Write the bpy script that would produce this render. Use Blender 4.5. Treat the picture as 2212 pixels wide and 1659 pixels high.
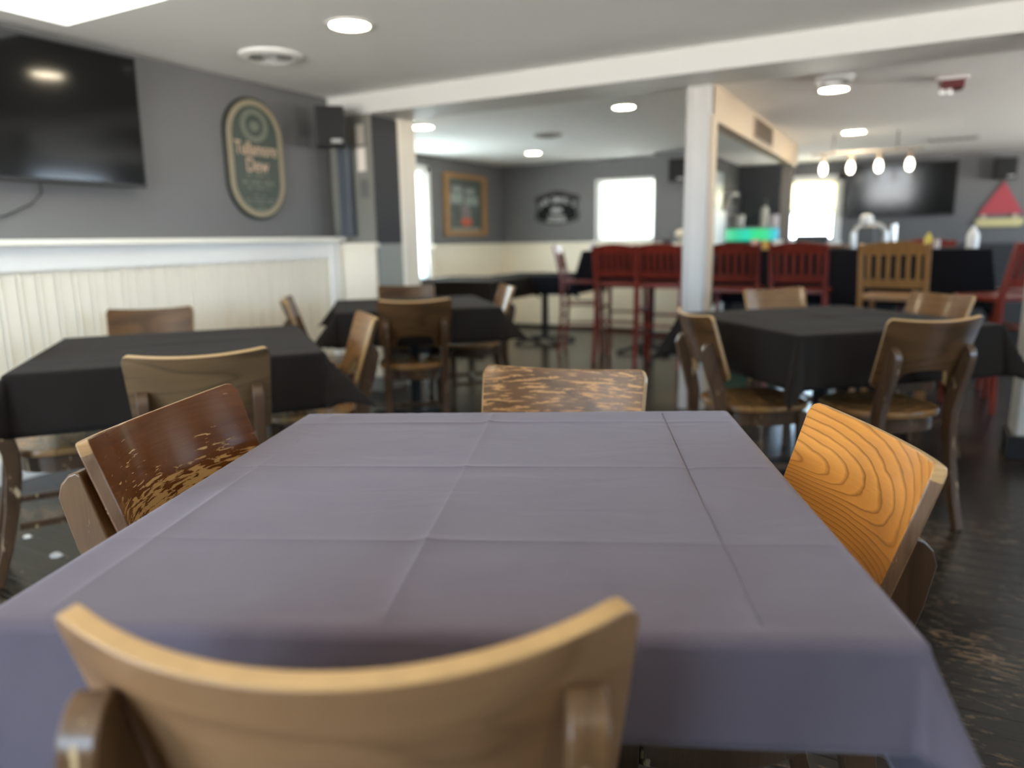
import bpy, bmesh, math, random
from mathutils import Vector, Matrix
PI = math.pi
R = math.radians
random.seed(7)
S = bpy.context.scene
COL = S.collection
for o in list(bpy.data.objects): bpy.data.objects.remove(o)

# ------------------------------------------------------------------ camera
CAM_P, CAM_R, CAM_Y, CAM_F, CAM_H = .1963075, -.0178195, .500539, 1567.0, 1.143
def cam_axes():
    p, r, y = CAM_P, CAM_R, CAM_Y
    f = Vector((-math.sin(y)*math.cos(p), math.cos(y)*math.cos(p), -math.sin(p)))
    ri = Vector((math.cos(y), math.sin(y), 0)); up = ri.cross(f)
    c, s = math.cos(r), math.sin(r)
    return c*ri+s*up, -s*ri+c*up, f
_r, _u, _f = cam_axes()
cd = bpy.data.cameras.new('camera'); cam = bpy.data.objects.new('camera', cd); COL.objects.link(cam)
m = Matrix((_r, _u, -_f)).transposed().to_4x4(); m.translation = Vector((0, 0, CAM_H)); cam.matrix_world = m
cd.sensor_fit = 'HORIZONTAL'; cd.sensor_width = 36; cd.lens = 36*CAM_F/2212
cd.clip_start = .02; cd.clip_end = 100
cd.dof.use_dof = True; cd.dof.focus_distance = 1.25; cd.dof.aperture_fstop = 1.8; cd.dof.aperture_blades = 0
S.camera = cam

# ------------------------------------------------------------------ view, world, daylight
S.view_settings.view_transform = 'Standard'; S.view_settings.look = 'None'
S.view_settings.gamma = 1; S.view_settings.use_curve_mapping = False
S.view_settings.exposure = 1.17
S.cycles.use_denoising = True
S.cycles.max_bounces = 10; S.cycles.diffuse_bounces = 6; S.cycles.glossy_bounces = 5; S.cycles.transparent_max_bounces = 12
S.cycles.sample_clamp_indirect = 12
S.cycles.caustics_reflective = False; S.cycles.caustics_refractive = False
W = bpy.data.worlds.new('overcast_sky'); S.world = W; W.use_nodes = True
bg = W.node_tree.nodes['Background']; bg.inputs[1].default_value = 11.0
_t = W.node_tree; _tc = _t.nodes.new('ShaderNodeTexCoord'); _sx = _t.nodes.new('ShaderNodeSeparateXYZ'); _cr = _t.nodes.new('ShaderNodeValToRGB'); _mr = _t.nodes.new('ShaderNodeMapRange')
_t.links.new(_tc.outputs['Generated'], _sx.inputs[0]); _t.links.new(_sx.outputs['Z'], _mr.inputs[0]); _mr.inputs[1].default_value = -.25; _mr.inputs[2].default_value = .25
_t.links.new(_mr.outputs[0], _cr.inputs[0]); _t.links.new(_cr.outputs[0], bg.inputs[0])
_cr.color_ramp.elements[0].position = .35; _cr.color_ramp.elements[0].color = (1.64, 1.58, 1.47, 1)      # unseen ground outside, brightened to lift the ceilings
_cr.color_ramp.elements[1].position = .60; _cr.color_ramp.elements[1].color = (.50, .74, 1.0, 1)         # overcast sky

LIN = lambda c: tuple(((v/255)/12.92 if v/255 <= .04045 else ((v/255+.055)/1.055)**2.4) for v in c)

# ------------------------------------------------------------------ materials
def mat(name, col=(.5, .5, .5), rough=.5, spec=.5, metal=0, emit=None, es=0, coat=0, coat_r=.1, sheen=0, bump=0, bscale=200, var=0, vscale=3):
    M = bpy.data.materials.new(name); M.use_nodes = True
    nt = M.node_tree; b = nt.nodes['Principled BSDF']
    b.inputs['Base Color'].default_value = (*col, 1); b.inputs['Roughness'].default_value = rough
    b.inputs['Specular IOR Level'].default_value = spec; b.inputs['Metallic'].default_value = metal
    b.inputs['Coat Weight'].default_value = coat; b.inputs['Coat Roughness'].default_value = coat_r
    b.inputs['Sheen Weight'].default_value = sheen
    if emit: b.inputs['Emission Color'].default_value = (*emit, 1); b.inputs['Emission Strength'].default_value = es
    tc = nt.nodes.new('ShaderNodeTexCoord')
    if var:
        n = nt.nodes.new('ShaderNodeTexNoise'); n.inputs['Scale'].default_value = vscale; n.inputs['Detail'].default_value = 4
        nt.links.new(tc.outputs['Object'], n.inputs['Vector'])
        mx = nt.nodes.new('ShaderNodeMix'); mx.data_type = 'RGBA'
        mx.inputs['A'].default_value = (*[c*(1-var) for c in col], 1); mx.inputs['B'].default_value = (*[min(1, c*(1+var)) for c in col], 1)
        nt.links.new(n.outputs['Fac'], mx.inputs['Factor']); nt.links.new(mx.outputs['Result'], b.inputs['Base Color'])
    if bump:
        n = nt.nodes.new('ShaderNodeTexNoise'); n.inputs['Scale'].default_value = bscale; n.inputs['Detail'].default_value = 3
        nt.links.new(tc.outputs['Object'], n.inputs['Vector'])
        bp = nt.nodes.new('ShaderNodeBump'); bp.inputs['Strength'].default_value = bump; bp.inputs['Distance'].default_value = .002
        nt.links.new(n.outputs['Fac'], bp.inputs['Height']); nt.links.new(bp.outputs['Normal'], b.inputs['Normal'])
    return M

class NT:
    """small helper for writing node graphs"""
    def __init__(s, M): s.t = M.node_tree; s.b = s.t.nodes['Principled BSDF']
    def n(s, typ, **kw):
        nd = s.t.nodes.new(typ)
        for k, v in kw.items(): setattr(nd, k, v)
        return nd
    def l(s, a, b): s.t.links.new(a, b)
    def math(s, op, a, b=0.5, clamp=False):
        nd = s.n('ShaderNodeMath', operation=op); nd.use_clamp = clamp
        for i, v in enumerate((a, b)):
            if hasattr(v, 'links'): s.l(v, nd.inputs[i])
            else: nd.inputs[i].default_value = v
        return nd.outputs[0]
    def noise(s, vec, scale, detail=4, rough=.5, dist=0):
        nd = s.n('ShaderNodeTexNoise'); s.l(vec, nd.inputs['Vector']); nd.inputs['Scale'].default_value = scale
        nd.inputs['Detail'].default_value = detail; nd.inputs['Roughness'].default_value = rough; nd.inputs['Distortion'].default_value = dist
        return nd.outputs['Fac']
    def mapping(s, vec, scale=(1, 1, 1), loc=(0, 0, 0), rot=(0, 0, 0)):
        nd = s.n('ShaderNodeMapping'); s.l(vec, nd.inputs['Vector'])
        nd.inputs['Scale'].default_value = scale; nd.inputs['Location'].default_value = loc; nd.inputs['Rotation'].default_value = rot
        return nd.outputs[0]
    def ramp(s, fac, stops):
        nd = s.n('ShaderNodeValToRGB'); s.l(fac, nd.inputs[0]); e = nd.color_ramp.elements
        while len(e) < len(stops): e.new(.5)
        for i, (p, c) in enumerate(stops): e[i].position = p; e[i].color = (*c, 1) if len(c) == 3 else c
        return nd.outputs[0]
    def mix(s, fac, a, b):
        nd = s.n('ShaderNodeMix', data_type='RGBA')
        for k, v in (('Factor', fac), ('A', a), ('B', b)):
            sock = [i for i in nd.inputs if i.name == k and (k == 'Factor' or i.type == 'RGBA')][0]
            if hasattr(v, 'links'): s.l(v, sock)
            elif k == 'Factor': sock.default_value = v
            else: sock.default_value = (*v, 1)
        return [o for o in nd.outputs if o.type == 'RGBA'][0]

def wood(name, dark, light, grain='x', rings=7., ringmix=.6, off=(0, 0, 0), rough=.3, coat=.5, wear=None, fine=.35, stretch=5.0, cathedral=None, ys=1.0, spec=.3):
    """stained veneer: nested growth rings from the contours of one stretched noise, plus fine pores; optional worn-through areas"""
    M = mat(name, light, rough, spec=spec, coat=coat*.3, coat_r=.1); g = NT(M)
    tc = g.n('ShaderNodeTexCoord'); v = tc.outputs['Object']
    sc = {'x': (1, ys, stretch), 'z': (stretch, stretch, 1), 'y': (stretch, 1, stretch)}[grain]
    mv = g.mapping(v, sc, off)
    f0 = g.noise(mv, 1.5, 1.5, .4, .25)
    if cathedral:       # nested arches of one flat-sawn growth centre
        sp_ = g.n('ShaderNodeSeparateXYZ'); g.l(v, sp_.inputs[0])
        du = g.math('MULTIPLY', g.math('SUBTRACT', sp_.outputs['X'], cathedral[0]), .27)
        dv = g.math('ADD', g.math('SUBTRACT', sp_.outputs['Z'], cathedral[1]), g.math('MULTIPLY', du, -.15))
        up = g.math('MAXIMUM', dv, 0.0); dn = g.math('MULTIPLY', g.math('MINIMUM', dv, 0.0), 2.3)
        d2 = g.math('ADD', g.math('MULTIPLY', du, du), g.math('ADD', g.math('MULTIPLY', up, up), g.math('MULTIPLY', dn, dn)))
        wob = g.noise(g.mapping(v, (7, 7, 14), off), 1, 3, .45)
        f0 = g.math('ADD', g.math('MULTIPLY', g.math('SQRT', d2), 6.2), g.math('MULTIPLY', wob, .16))
        rings = 10.5
    fr = g.math('FRACT', g.math('MULTIPLY', f0, rings))
    rc = g.ramp(fr, [(0, (0, 0, 0)), (.12, (.75,)*3), (.8, (1, 1, 1)), (.97, (.35,)*3)])
    sc2 = tuple(s*(9 if s > 1 else 1) for s in sc)
    f1 = g.noise(g.mapping(v, sc2, off), 7, 5, .6)
    blot = g.noise(g.mapping(v, tuple(1 if s == 1 else 2 for s in sc), off), 4, 3, .5)
    rcv = g.n('ShaderNodeRGBToBW'); g.l(rc, rcv.inputs[0])
    t = g.math('ADD', g.math('MULTIPLY', rcv.outputs[0], ringmix), g.math('MULTIPLY', f1, fine))
    t = g.math('ADD', t, g.math('MULTIPLY', g.math('SUBTRACT', blot, .5), .7), True)
    col = g.mix(t, dark, light)
    if wear:
        wc, amount, zlo, zhi, sx = wear
        wk = 60 if sx < 15 else 170
        wv = g.mapping(v, (sx if grain == 'x' else wk, sx if grain == 'x' else wk*.4, wk if grain == 'x' else sx), off)
        w = g.noise(wv, 1.0, 7, .62, .4)
        if zlo is not None:
            sp = g.n('ShaderNodeSeparateXYZ'); g.l(v, sp.inputs[0])
            mr = g.n('ShaderNodeMapRange'); g.l(sp.outputs['Z'], mr.inputs[0])
            mr.inputs[1].default_value = zhi; mr.inputs[2].default_value = zlo; mr.inputs[3].default_value = -.20; mr.inputs[4].default_value = .045
            big = g.noise(v, 14, 2, .5)
            w = g.math('ADD', g.math('ADD', w, mr.outputs[0]), g.math('MULTIPLY', g.math('SUBTRACT', big, .5), .35))
        k = g.ramp(w, [(1-amount-.015, (0, 0, 0)), (1-amount+.015, (1, 1, 1))])
        kb = g.n('ShaderNodeRGBToBW'); g.l(k, kb.inputs[0])
        col = g.mix(kb.outputs[0], col, wc)
        g.l(g.math('ADD', g.math('MULTIPLY', kb.outputs[0], .35), rough), g.b.inputs['Roughness'])
    g.l(col, g.b.inputs['Base Color'])
    bp = g.n('ShaderNodeBump'); bp.inputs['Strength'].default_value = .12; bp.inputs['Distance'].default_value = .001
    g.l(f1, bp.inputs['Height']); g.l(bp.outputs[0], g.b.inputs['Normal'])
    return M

def fabric(name, col, sheen=.3, rough=.85, tint=(1, 1, 1)):
    M = mat(name, col, rough, spec=.08, sheen=sheen); g = NT(M)
    g.b.inputs['Sheen Tint'].default_value = (*tint, 1); g.b.inputs['Sheen Roughness'].default_value = .45
    tc = g.n('ShaderNodeTexCoord'); v = tc.outputs['Object']
    n = g.noise(g.mapping(v, (900, 900, 900)), 1, 2, .6)
    big = g.noise(v, 9, 3, .5)
    t = g.math('ADD', g.math('MULTIPLY', n, .5), g.math('MULTIPLY', big, .5))
    g.l(g.mix(t, tuple(c*.82 for c in col), tuple(c*1.18 for c in col)), g.b.inputs['Base Color'])
    bp = g.n('ShaderNodeBump'); bp.inputs['Strength'].default_value = .18; bp.inputs['Distance'].default_value = .0006
    g.l(n, bp.inputs['Height'])
    bp2 = g.n('ShaderNodeBump'); bp2.inputs['Strength'].default_value = .25; bp2.inputs['Distance'].default_value = .006
    w = g.noise(g.mapping(v, (5, 11, 5), (0, 0, 0), (0, 0, .6)), 1, 2, .5, .8)
    g.l(w, bp2.inputs['Height']); g.l(bp.outputs[0], bp2.inputs['Normal']); g.l(bp2.outputs[0], g.b.inputs['Normal'])
    return M

def floor_mat():
    M = mat('dark_floor_boards', (.03, .026, .022), .3, spec=.3); g = NT(M)
    tc = g.n('ShaderNodeTexCoord'); v = tc.outputs['Object']
    sp = g.n('ShaderNodeSeparateXYZ'); g.l(v, sp.inputs[0])
    row = g.math('FLOOR', g.math('DIVIDE', sp.outputs['Y'], .083))
    fr = g.math('FRACT', g.math('DIVIDE', sp.outputs['Y'], .083))
    gap = g.math('MINIMUM', g.math('MULTIPLY', fr, 30), g.math('MULTIPLY', g.math('SUBTRACT', 1, fr), 30), True)
    wn = g.n('ShaderNodeTexWhiteNoise', noise_dimensions='1D'); g.l(row, wn.inputs['W'])
    grain = g.noise(g.mapping(v, (3, 60, 1)), 1, 5, .6)
    big = g.noise(v, 1.3, 3, .5)
    t = g.math('ADD', g.math('ADD', g.math('MULTIPLY', wn.outputs[0], .25), g.math('MULTIPLY', grain, .45)), g.math('MULTIPLY', big, .35), True)
    col = g.mix(t, (.0035, .003, .0026), (.019, .0155, .012))
    wear = g.noise(g.mapping(v, (16, 75, 1)), 1, 8, .68, .3)
    wz = g.noise(v, 2.6, 2, .5)
    k = g.ramp(g.math('ADD', wear, g.math('MULTIPLY', g.math('SUBTRACT', wz, .5), .45)), [(.565, (0, 0, 0)), (.64, (1, 1, 1))])
    kb = g.n('ShaderNodeRGBToBW'); g.l(k, kb.inputs[0])
    col = g.mix(g.math('MULTIPLY', kb.outputs[0], .55), col, (.20, .125, .07))
    col = g.mix(gap, (.004, .004, .004), col)
    g.l(col, g.b.inputs['Base Color'])
    g.l(g.math('ADD', g.math('MULTIPLY', grain, .2), .12), g.b.inputs['Roughness'])
    bp = g.n('ShaderNodeBump'); bp.inputs['Strength'].default_value = .35; bp.inputs['Distance'].default_value = .002
    g.l(g.math('ADD', gap, g.math('MULTIPLY', grain, .4)), bp.inputs['Height']); g.l(bp.outputs[0], g.b.inputs['Normal'])
    return M

def glass_mat():
    M = bpy.data.materials.new('window_glass'); M.use_nodes = True; t = M.node_tree
    for n in list(t.nodes):
        if n.type != 'OUTPUT_MATERIAL': t.nodes.remove(n)
    tr = t.nodes.new('ShaderNodeBsdfTransparent'); gl = t.nodes.new('ShaderNodeBsdfGlossy'); gl.inputs['Roughness'].default_value = .02
    mx = t.nodes.new('ShaderNodeMixShader'); mx.inputs[0].default_value = .06
    t.links.new(tr.outputs[0], mx.inputs[1]); t.links.new(gl.outputs[0], mx.inputs[2])
    t.links.new(mx.outputs[0], t.nodes['Material Output'].inputs[0]); return M

def shade_mat(name, col):
    M = bpy.data.materials.new(name); M.use_nodes = True; t = M.node_tree
    for n in list(t.nodes):
        if n.type != 'OUTPUT_MATERIAL': t.nodes.remove(n)
    a = t.nodes.new('ShaderNodeBsdfTranslucent'); a.inputs[0].default_value = (*col, 1)
    b = t.nodes.new('ShaderNodeBsdfDiffuse'); b.inputs[0].default_value = (*col, 1)
    mx = t.nodes.new('ShaderNodeMixShader'); mx.inputs[0].default_value = .3
    t.links.new(a.outputs[0], mx.inputs[1]); t.links.new(b.outputs[0], mx.inputs[2])
    t.links.new(mx.outputs[0], t.nodes['Material Output'].inputs[0]); return M

WALL = mat('grey_wall_paint', (.140, .139, .138), .55, bump=.15, bscale=60, var=.03)
WALLDK = mat('charcoal_wall_paint', (.030, .031, .032), .6, bump=.1, bscale=60)
SLATE = mat('slate_pipe_paint', (.07, .08, .095), .45, var=.1)
CEIL = mat('white_ceiling_paint', (.85, .85, .825), .8, bump=.25, bscale=35, var=.03)
WHITE = mat('white_trim_paint', (.84, .83, .80), .4, var=.03)
BEAMW = mat('off_white_beam_paint', (.62, .61, .58), .5, var=.03)
COLW = mat('grey_white_column_paint', (.53, .51, .48), .4, var=.05)
SOFF = mat('warm_lit_cream_soffit', (.56, .45, .32), .5, var=.04)  # warm tint of the lamps is mixed into this cream
CAPW = mat('warm_white_cap_paint', (.90, .86, .76), .35)
PIERW = mat('olive_grey_pier_paint', (.20, .195, .17), .55)
CREAMF = mat('light_lifted_cream_wainscot', (.90, .82, .66), .42, var=.03)  # cream lightened to make up for weak light in the far room
CREAM = mat('cream_wainscot_paint', (.83, .76, .63), .42, var=.04)
GREYW = mat('grey_green_wainscot_paint', (.30, .31, .28), .5)
BLACKB = mat('black_baseboard_paint', (.015, .015, .016), .4)
FLOOR = floor_mat()
GLASS = glass_mat()
SHADEW = shade_mat('white_shade_cloth', (.85, .88, .86)); SHADEC = shade_mat('cream_shade_cloth', (.88, .84, .66))
PLAST = mat('black_plastic', (.012, .012, .013), .45)
SCREEN = mat('black_screen_glass', (.003, .003, .003), .10, spec=.32)
CLOTH1 = fabric('charcoal_cloth', (.092, .078, .098), .25, .9, (1, .92, .97))
CLOTH2 = fabric('black_cloth', (.0145, .0115, .0098), .04, .9, (1, .9, .8))
CLOTH3 = fabric('blue_black_cloth', (.009, .0092, .012), .03, .9)
TOPW = mat('laminate_brown', (.12, .07, .04), .5)
IRON = mat('black_iron', (.01, .01, .011), .5)
LIT = mat('lit_lens', (1, 1, 1), .4, emit=(1, .86, .62), es=54)
BULB = mat('lit_bulb', (1, 1, 1), .4, emit=(1, .90, .72), es=5)
STEEL = mat('brushed_steel', (.55, .54, .52), .3, metal=1)

WORN = (.44, .27, .10)
EDGE = mat('raw_beech_edge', (.37, .225, .088), .55, coat=0, var=.18, vscale=40)
EDGED = wood('scuffed_edge', (.10, .055, .025), (.36, .22, .10), 'x', 3, .4, rough=.4, coat=.2, fine=.7)
# ------------------------------------------------------------------ mesh helpers
class MB:
    def __init__(s): s.bm = bmesh.new(); s.mi = 0
    def face(s, vs, mi=None):
        try: f = s.bm.faces.new(vs)
        except ValueError: return None
        f.material_index = s.mi if mi is None else mi; return f
    def box(s, x0, x1, y0, y1, z0, z1, mi=None):
        v = [s.bm.verts.new((x, y, z)) for z in (z0, z1) for x, y in ((x0, y0), (x1, y0), (x1, y1), (x0, y1))]
        for q in ((3, 2, 1, 0), (4, 5, 6, 7), (0, 1, 5, 4), (1, 2, 6, 5), (2, 3, 7, 6), (3, 0, 4, 7)): s.face([v[i] for i in q], mi)
        return s
    def prism(s, pts, fn, d0, d1, mi=None, cap=True):
        """polygon pts (2D) extruded between d0 and d1; fn(a, b, d) -> xyz"""
        A = [s.bm.verts.new(fn(a, b, d0)) for a, b in pts]; B = [s.bm.verts.new(fn(a, b, d1)) for a, b in pts]
        n = len(pts)
        for i in range(n): s.face([A[i], A[(i+1) % n], B[(i+1) % n], B[i]], mi)
        if cap: s.face(A[::-1], mi); s.face(B, mi)
        return s
    def lathe(s, prof, n=24, c=(0, 0), mi=None):
        rings = []
        for r, z in prof:
            if r < 1e-6: rings.append([s.bm.verts.new((c[0], c[1], z))])
            else: rings.append([s.bm.verts.new((c[0]+r*math.cos(2*PI*k/n), c[1]+r*math.sin(2*PI*k/n), z)) for k in range(n)])
        for a, b in zip(rings, rings[1:]):
            for k in range(n):
                k2 = (k+1) % n
                if len(a) == 1 and len(b) == 1: continue
                if len(a) == 1: s.face([a[0], b[k2], b[k]], mi)
                elif len(b) == 1: s.face([a[k], a[k2], b[0]], mi)
                else: s.face([a[k], a[k2], b[k2], b[k]], mi)
        return s
    def tube(s, pts, r, n=8, mi=None, sq=None):
        """tube (or rectangular bar with half sizes sq) along a polyline"""
        pts = [Vector(p) for p in pts]; rings = []
        for i, p in enumerate(pts):
            d = (pts[min(i+1, len(pts)-1)]-pts[max(i-1, 0)]).normalized()
            up = Vector((0, 0, 1)) if abs(d.z) < .9 else Vector((0, 1, 0))
            a = d.cross(up).normalized(); b = a.cross(d).normalized()
            if sq: off = [(-1, -1), (1, -1), (1, 1), (-1, 1)]; rings.append([s.bm.verts.new(p+a*sq[0]*x+b*sq[1]*y) for x, y in off])
            else:
                rr = r[i] if isinstance(r, (list, tuple)) else r
                rings.append([s.bm.verts.new(p+a*rr*math.cos(2*PI*k/n)+b*rr*math.sin(2*PI*k/n)) for k in range(n)])
        m = len(rings[0])
        for A, B in zip(rings, rings[1:]):
            for k in range(m): s.face([A[k], A[(k+1) % m], B[(k+1) % m], B[k]], mi)
        s.face(rings[0][::-1], mi); s.face(rings[-1], mi)
        return s
    def build(s, name, mats, parent=None, bevel=0, seg=2, sharp=38, loc=None, smooth=True):
        bmesh.ops.recalc_face_normals(s.bm, faces=s.bm.faces)
        lim = math.radians(sharp)
        for e in s.bm.edges:
            if len(e.link_faces) == 2:
                try: ang = e.calc_face_angle()
                except ValueError: ang = 0
                e.smooth = ang < lim
        for f in s.bm.faces: f.smooth = smooth
        me = bpy.data.meshes.new(name); s.bm.to_mesh(me); s.bm.free()
        for q in (mats if isinstance(mats, (list, tuple)) else [mats]): me.materials.append(q)
        o = bpy.data.objects.new(name, me); COL.objects.link(o)
        if parent: o.parent = parent
        if loc: o.location = loc
        if bevel:
            b = o.modifiers.new('bevel', 'BEVEL'); b.width = bevel; b.segments = seg; b.limit_method = 'ANGLE'; b.angle_limit = R(35)
            b.harden_normals = True
        return o

def tag(o, label=None, cat=None, group=None, kind=None):
    if label: o['label'] = label
    if cat: o['category'] = cat
    if group: o['group'] = group
    if kind: o['kind'] = kind
    return o
def struct(o): o['kind'] = 'structure'; return o
def thing(name, label, cat, loc=(0, 0, 0), rz=0, group=None):
    o = bpy.data.objects.new(name, None); COL.objects.link(o); o.empty_display_size = .1
    o.location = loc; o.rotation_euler = (0, 0, rz); return tag(o, label, cat, group)
def kids(o): return [c for c in bpy.data.objects if c.parent == o]
def copy_tree(o, parent=None):
    c = o.copy(); COL.objects.link(c)
    if parent: c.parent = parent
    for k in kids(o):
        if k.name != c.name: copy_tree(k, c)
    return c
def sbox(name, b, m, bevel=0):
    return struct(MB().box(*b).build(name, m, bevel=bevel))
def text(name, s, m, size, parent, mtx, depth=.002, align='CENTER', sx=1.0):
    cu = bpy.data.curves.new(name, 'FONT'); cu.body = s; cu.size = size; cu.extrude = depth; cu.align_x = align; cu.align_y = 'CENTER'
    tmp = bpy.data.objects.new(name+'_t', cu); COL.objects.link(tmp)
    dg = bpy.context.evaluated_depsgraph_get(); me = bpy.data.meshes.new_from_object(tmp.evaluated_get(dg))
    bpy.data.objects.remove(tmp); me.transform(mtx @ Matrix.Diagonal((sx, 1, 1, 1)))
    me.materials.clear(); me.materials.append(m)
    o = bpy.data.objects.new(name, me); COL.objects.link(o); o.parent = parent; return o

# ------------------------------------------------------------------ room shell
XL, XR, YN, YB0, YB1 = -3.93, 3.6, -2.6, 4.38, 4.80     # main room; beam between YB0 and YB1
ZC, ZF = 2.20, 2.085                                    # ceilings
XF, YF, YR = -4.85, 8.65, 10.75                         # far left wall, far back wall, right back wall
BD = None
struct(MB().box(-5.1, 3.8, -2.8, 11.1, -.1, 0).build('floor', FLOOR))
def wall_hole(name, axis, a, thick, u0, u1, z0, z1, holes, m):
    """wall in the plane axis=a, spanning u0..u1 and z0..z1 with rectangular holes (u0,u1,z0,z1)"""
    b = MB()
    us = sorted({u0, u1, *[h[0] for h in holes], *[h[1] for h in holes]})
    zs = sorted({z0, z1, *[h[2] for h in holes], *[h[3] for h in holes]})
    for i in range(len(us)-1):
        for j in range(len(zs)-1):
            cu, cz = (us[i]+us[i+1])/2, (zs[j]+zs[j+1])/2
            if any(h[0] < cu < h[1] and h[2] < cz < h[3] for h in holes): continue
            q = (min(a, a+thick), max(a, a+thick))
            if axis == 'x': b.box(q[0], q[1], us[i], us[i+1], zs[j], zs[j+1])
            else: b.box(us[i], us[i+1], q[0], q[1], zs[j], zs[j+1])
    return struct(b.build(name, m, smooth=False))
WIN_R = [(.55, 1.25, .85, 1.9), (2.3, 3.3, .85, 1.9), (5.8, 7.4, .85, 1.85), (8.4, 9.6, .85, 1.85)]
WIN_B = [(-3.75, -1.75, .45, 2.0), (-1.3, -.1, .85, 1.9)]
WIN_F = [(5.75, 6.93, .72, 1.90)]
WIN_2 = [(-3.48, -2.72, 1.11, 1.83)]
WIN_3 = [(-1.56, -.93, 1.05, 1.84)]
wall_hole('wall_left', 'x', XL, -.14, YN, YB0+.02, 0, ZC+.05, [], WALL)
wall_hole('wall_right', 'x', XR, .14, YN, YR+.14, 0, ZC+.05, WIN_R, WALL)
wall_hole('wall_near', 'y', YN, -.14, -4.07, XR+.14, 0, ZC+.05, WIN_B, WALL)
wall_hole('wall_far_left', 'x', XF, -.14, YB1-.05, YF+.14, 0, ZC+.05, WIN_F, WALL)
wall_hole('wall_far', 'y', YF, .14, XF-.14, -2.62, 0, ZC+.05, WIN_2, WALL)
wall_hole('wall_back', 'y', YR, .14, -2.75, XR+.14, 0, ZC+.05, WIN_3, WALL)
sbox('wall_chase', (-2.66, -2.18, 8.33, 10.75, 0, ZC+.05), WALL)
sbox('wall_return', (-4.99, -3.93, YB1-.14, YB1, 0, ZC+.05), WALL)
sbox('wall_bar', (-2.18, -1.62, YR-.012, YR, 0, ZF), WALLDK)
sbox('wall_bar_side', (-2.18, -2.168, 8.42, YR-.012, 0, ZF), WALLDK)
# pier at the left end of the beam: grey front, black recess panel on its right side, cream casing behind
sbox('wall_pier', (XL, -3.54, YB0+.001, YB1-.14, 0, 2.06), PIERW)
sbox('trim_1', (-3.54, -3.532, YB0+.02, 4.70, 1.13, 2.05), WALLDK)
sbox('trim_2', (-3.54, -3.532, YB0+.02, 4.70, .1, 1.13), GREYW)
sbox('trim_3', (-3.60, -3.51, 4.70, 4.90, 0, 2.06), CREAM, .006)
# beam, ceilings
sbox('beam', (XL, XR, YB0, YB1, 2.06, ZC+.06), BEAMW, .004)
RX0, RX1, RY0, RY1 = -3.69, -2.3, 1.0, 2.31             # light well in the ceiling
b = MB()
b.box(-4.1, RX0, YN-.14, YB0-.002, ZC, ZC+.06); b.box(RX1, XR+.14, YN-.14, YB0, ZC, ZC+.06)
b.box(RX0, RX1, YN-.14, RY0, ZC, ZC+.06); b.box(RX0, RX1, RY1, YB0, ZC, ZC+.06)
struct(b.build('ceiling', CEIL, smooth=False))
struct(MB().box(-5.0, XR+.14, YB1, YR+.14, ZF, ZC+.06).build('ceiling_far', CEIL, smooth=False))
b = MB()
b.box(RX0-.03, RX0, RY0-.03, RY1+.03, ZC+.06, ZC+.32); b.box(RX1, RX1+.03, RY0-.03, RY1+.03, ZC+.06, ZC+.32)
b.box(RX0, RX1, RY0-.03, RY0, ZC+.06, ZC+.32); b.box(RX0, RX1, RY1, RY1+.03, ZC+.06, ZC+.32)
b.box(RX0-.03, RX1+.03, RY0-.03, RY1+.03, ZC+.32, ZC+.36)
struct(b.build('trim_4', CEIL, smooth=False))
PANEL = mat('added_glow', (1, 1, 1), .5, emit=(.93, 1, .97), es=2.6)  # glowing panel added to whiten the faces of the well
tag(MB().box(RX0+.12, RX1-.12, RY0+.12, RY1-.12, ZC+.295, ZC+.32).build('added_glow_panel', PANEL), 'added glowing white panel at the top of the square ceiling well', 'ceiling light')
# wainscot of the left wall: beadboard, apron, cap shelf, pilaster
def beadboard(name, u0, u1, fn, m, z0, z1, pitch=.092):
    prof = []; u = u0
    while u < u1-1e-6:
        e = min(u+pitch, u1)
        prof += [(u, 0), (u+.004, 0), (u+.006, .007), (u+.011, .010), (u+.016, .007), (u+.018, 0), (u+.022, .004)]
        prof += [(e-.004, .004)]; u = e
    b = MB()
    lo = [b.bm.verts.new(fn(p, q, z0)) for p, q in prof]; hi = [b.bm.verts.new(fn(p, q, z1)) for p, q in prof]
    for i in range(len(prof)-1): b.face([lo[i], lo[i+1], hi[i+1], hi[i]])
    return struct(b.build(name, m))
sbox('trim_6', (XL, -3.865, YN, YB0-.02, 0, 1.10), CREAM)
beadboard('trim_7', YN, 4.22, lambda u, q, z: (-3.865+q, u, z), CREAM, .12, 1.06)
sbox('trim_8', (-3.865, -3.845, YN, 4.26, 1.03, 1.155), WHITE, .003)
sbox('trim_9', (XL, -3.79, YN, YB0-.02, 1.155, 1.185), CAPW, .006)
sbox('trim_10', (-3.865, -3.835, 4.22, 4.33, .12, 1.155), WHITE, .004)
sbox('trim_11', (XL, -3.53, YB0-.03, YB0, .12, 1.10), CREAM, .003)
sbox('trim_12', (XL, -3.51, YB0-.045, YB0+.01, 1.10, 1.14), CREAM, .005)
sbox('baseboard_left', (-3.865, -3.84, YN, 4.34, 0, .12), WHITE, .004)
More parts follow.
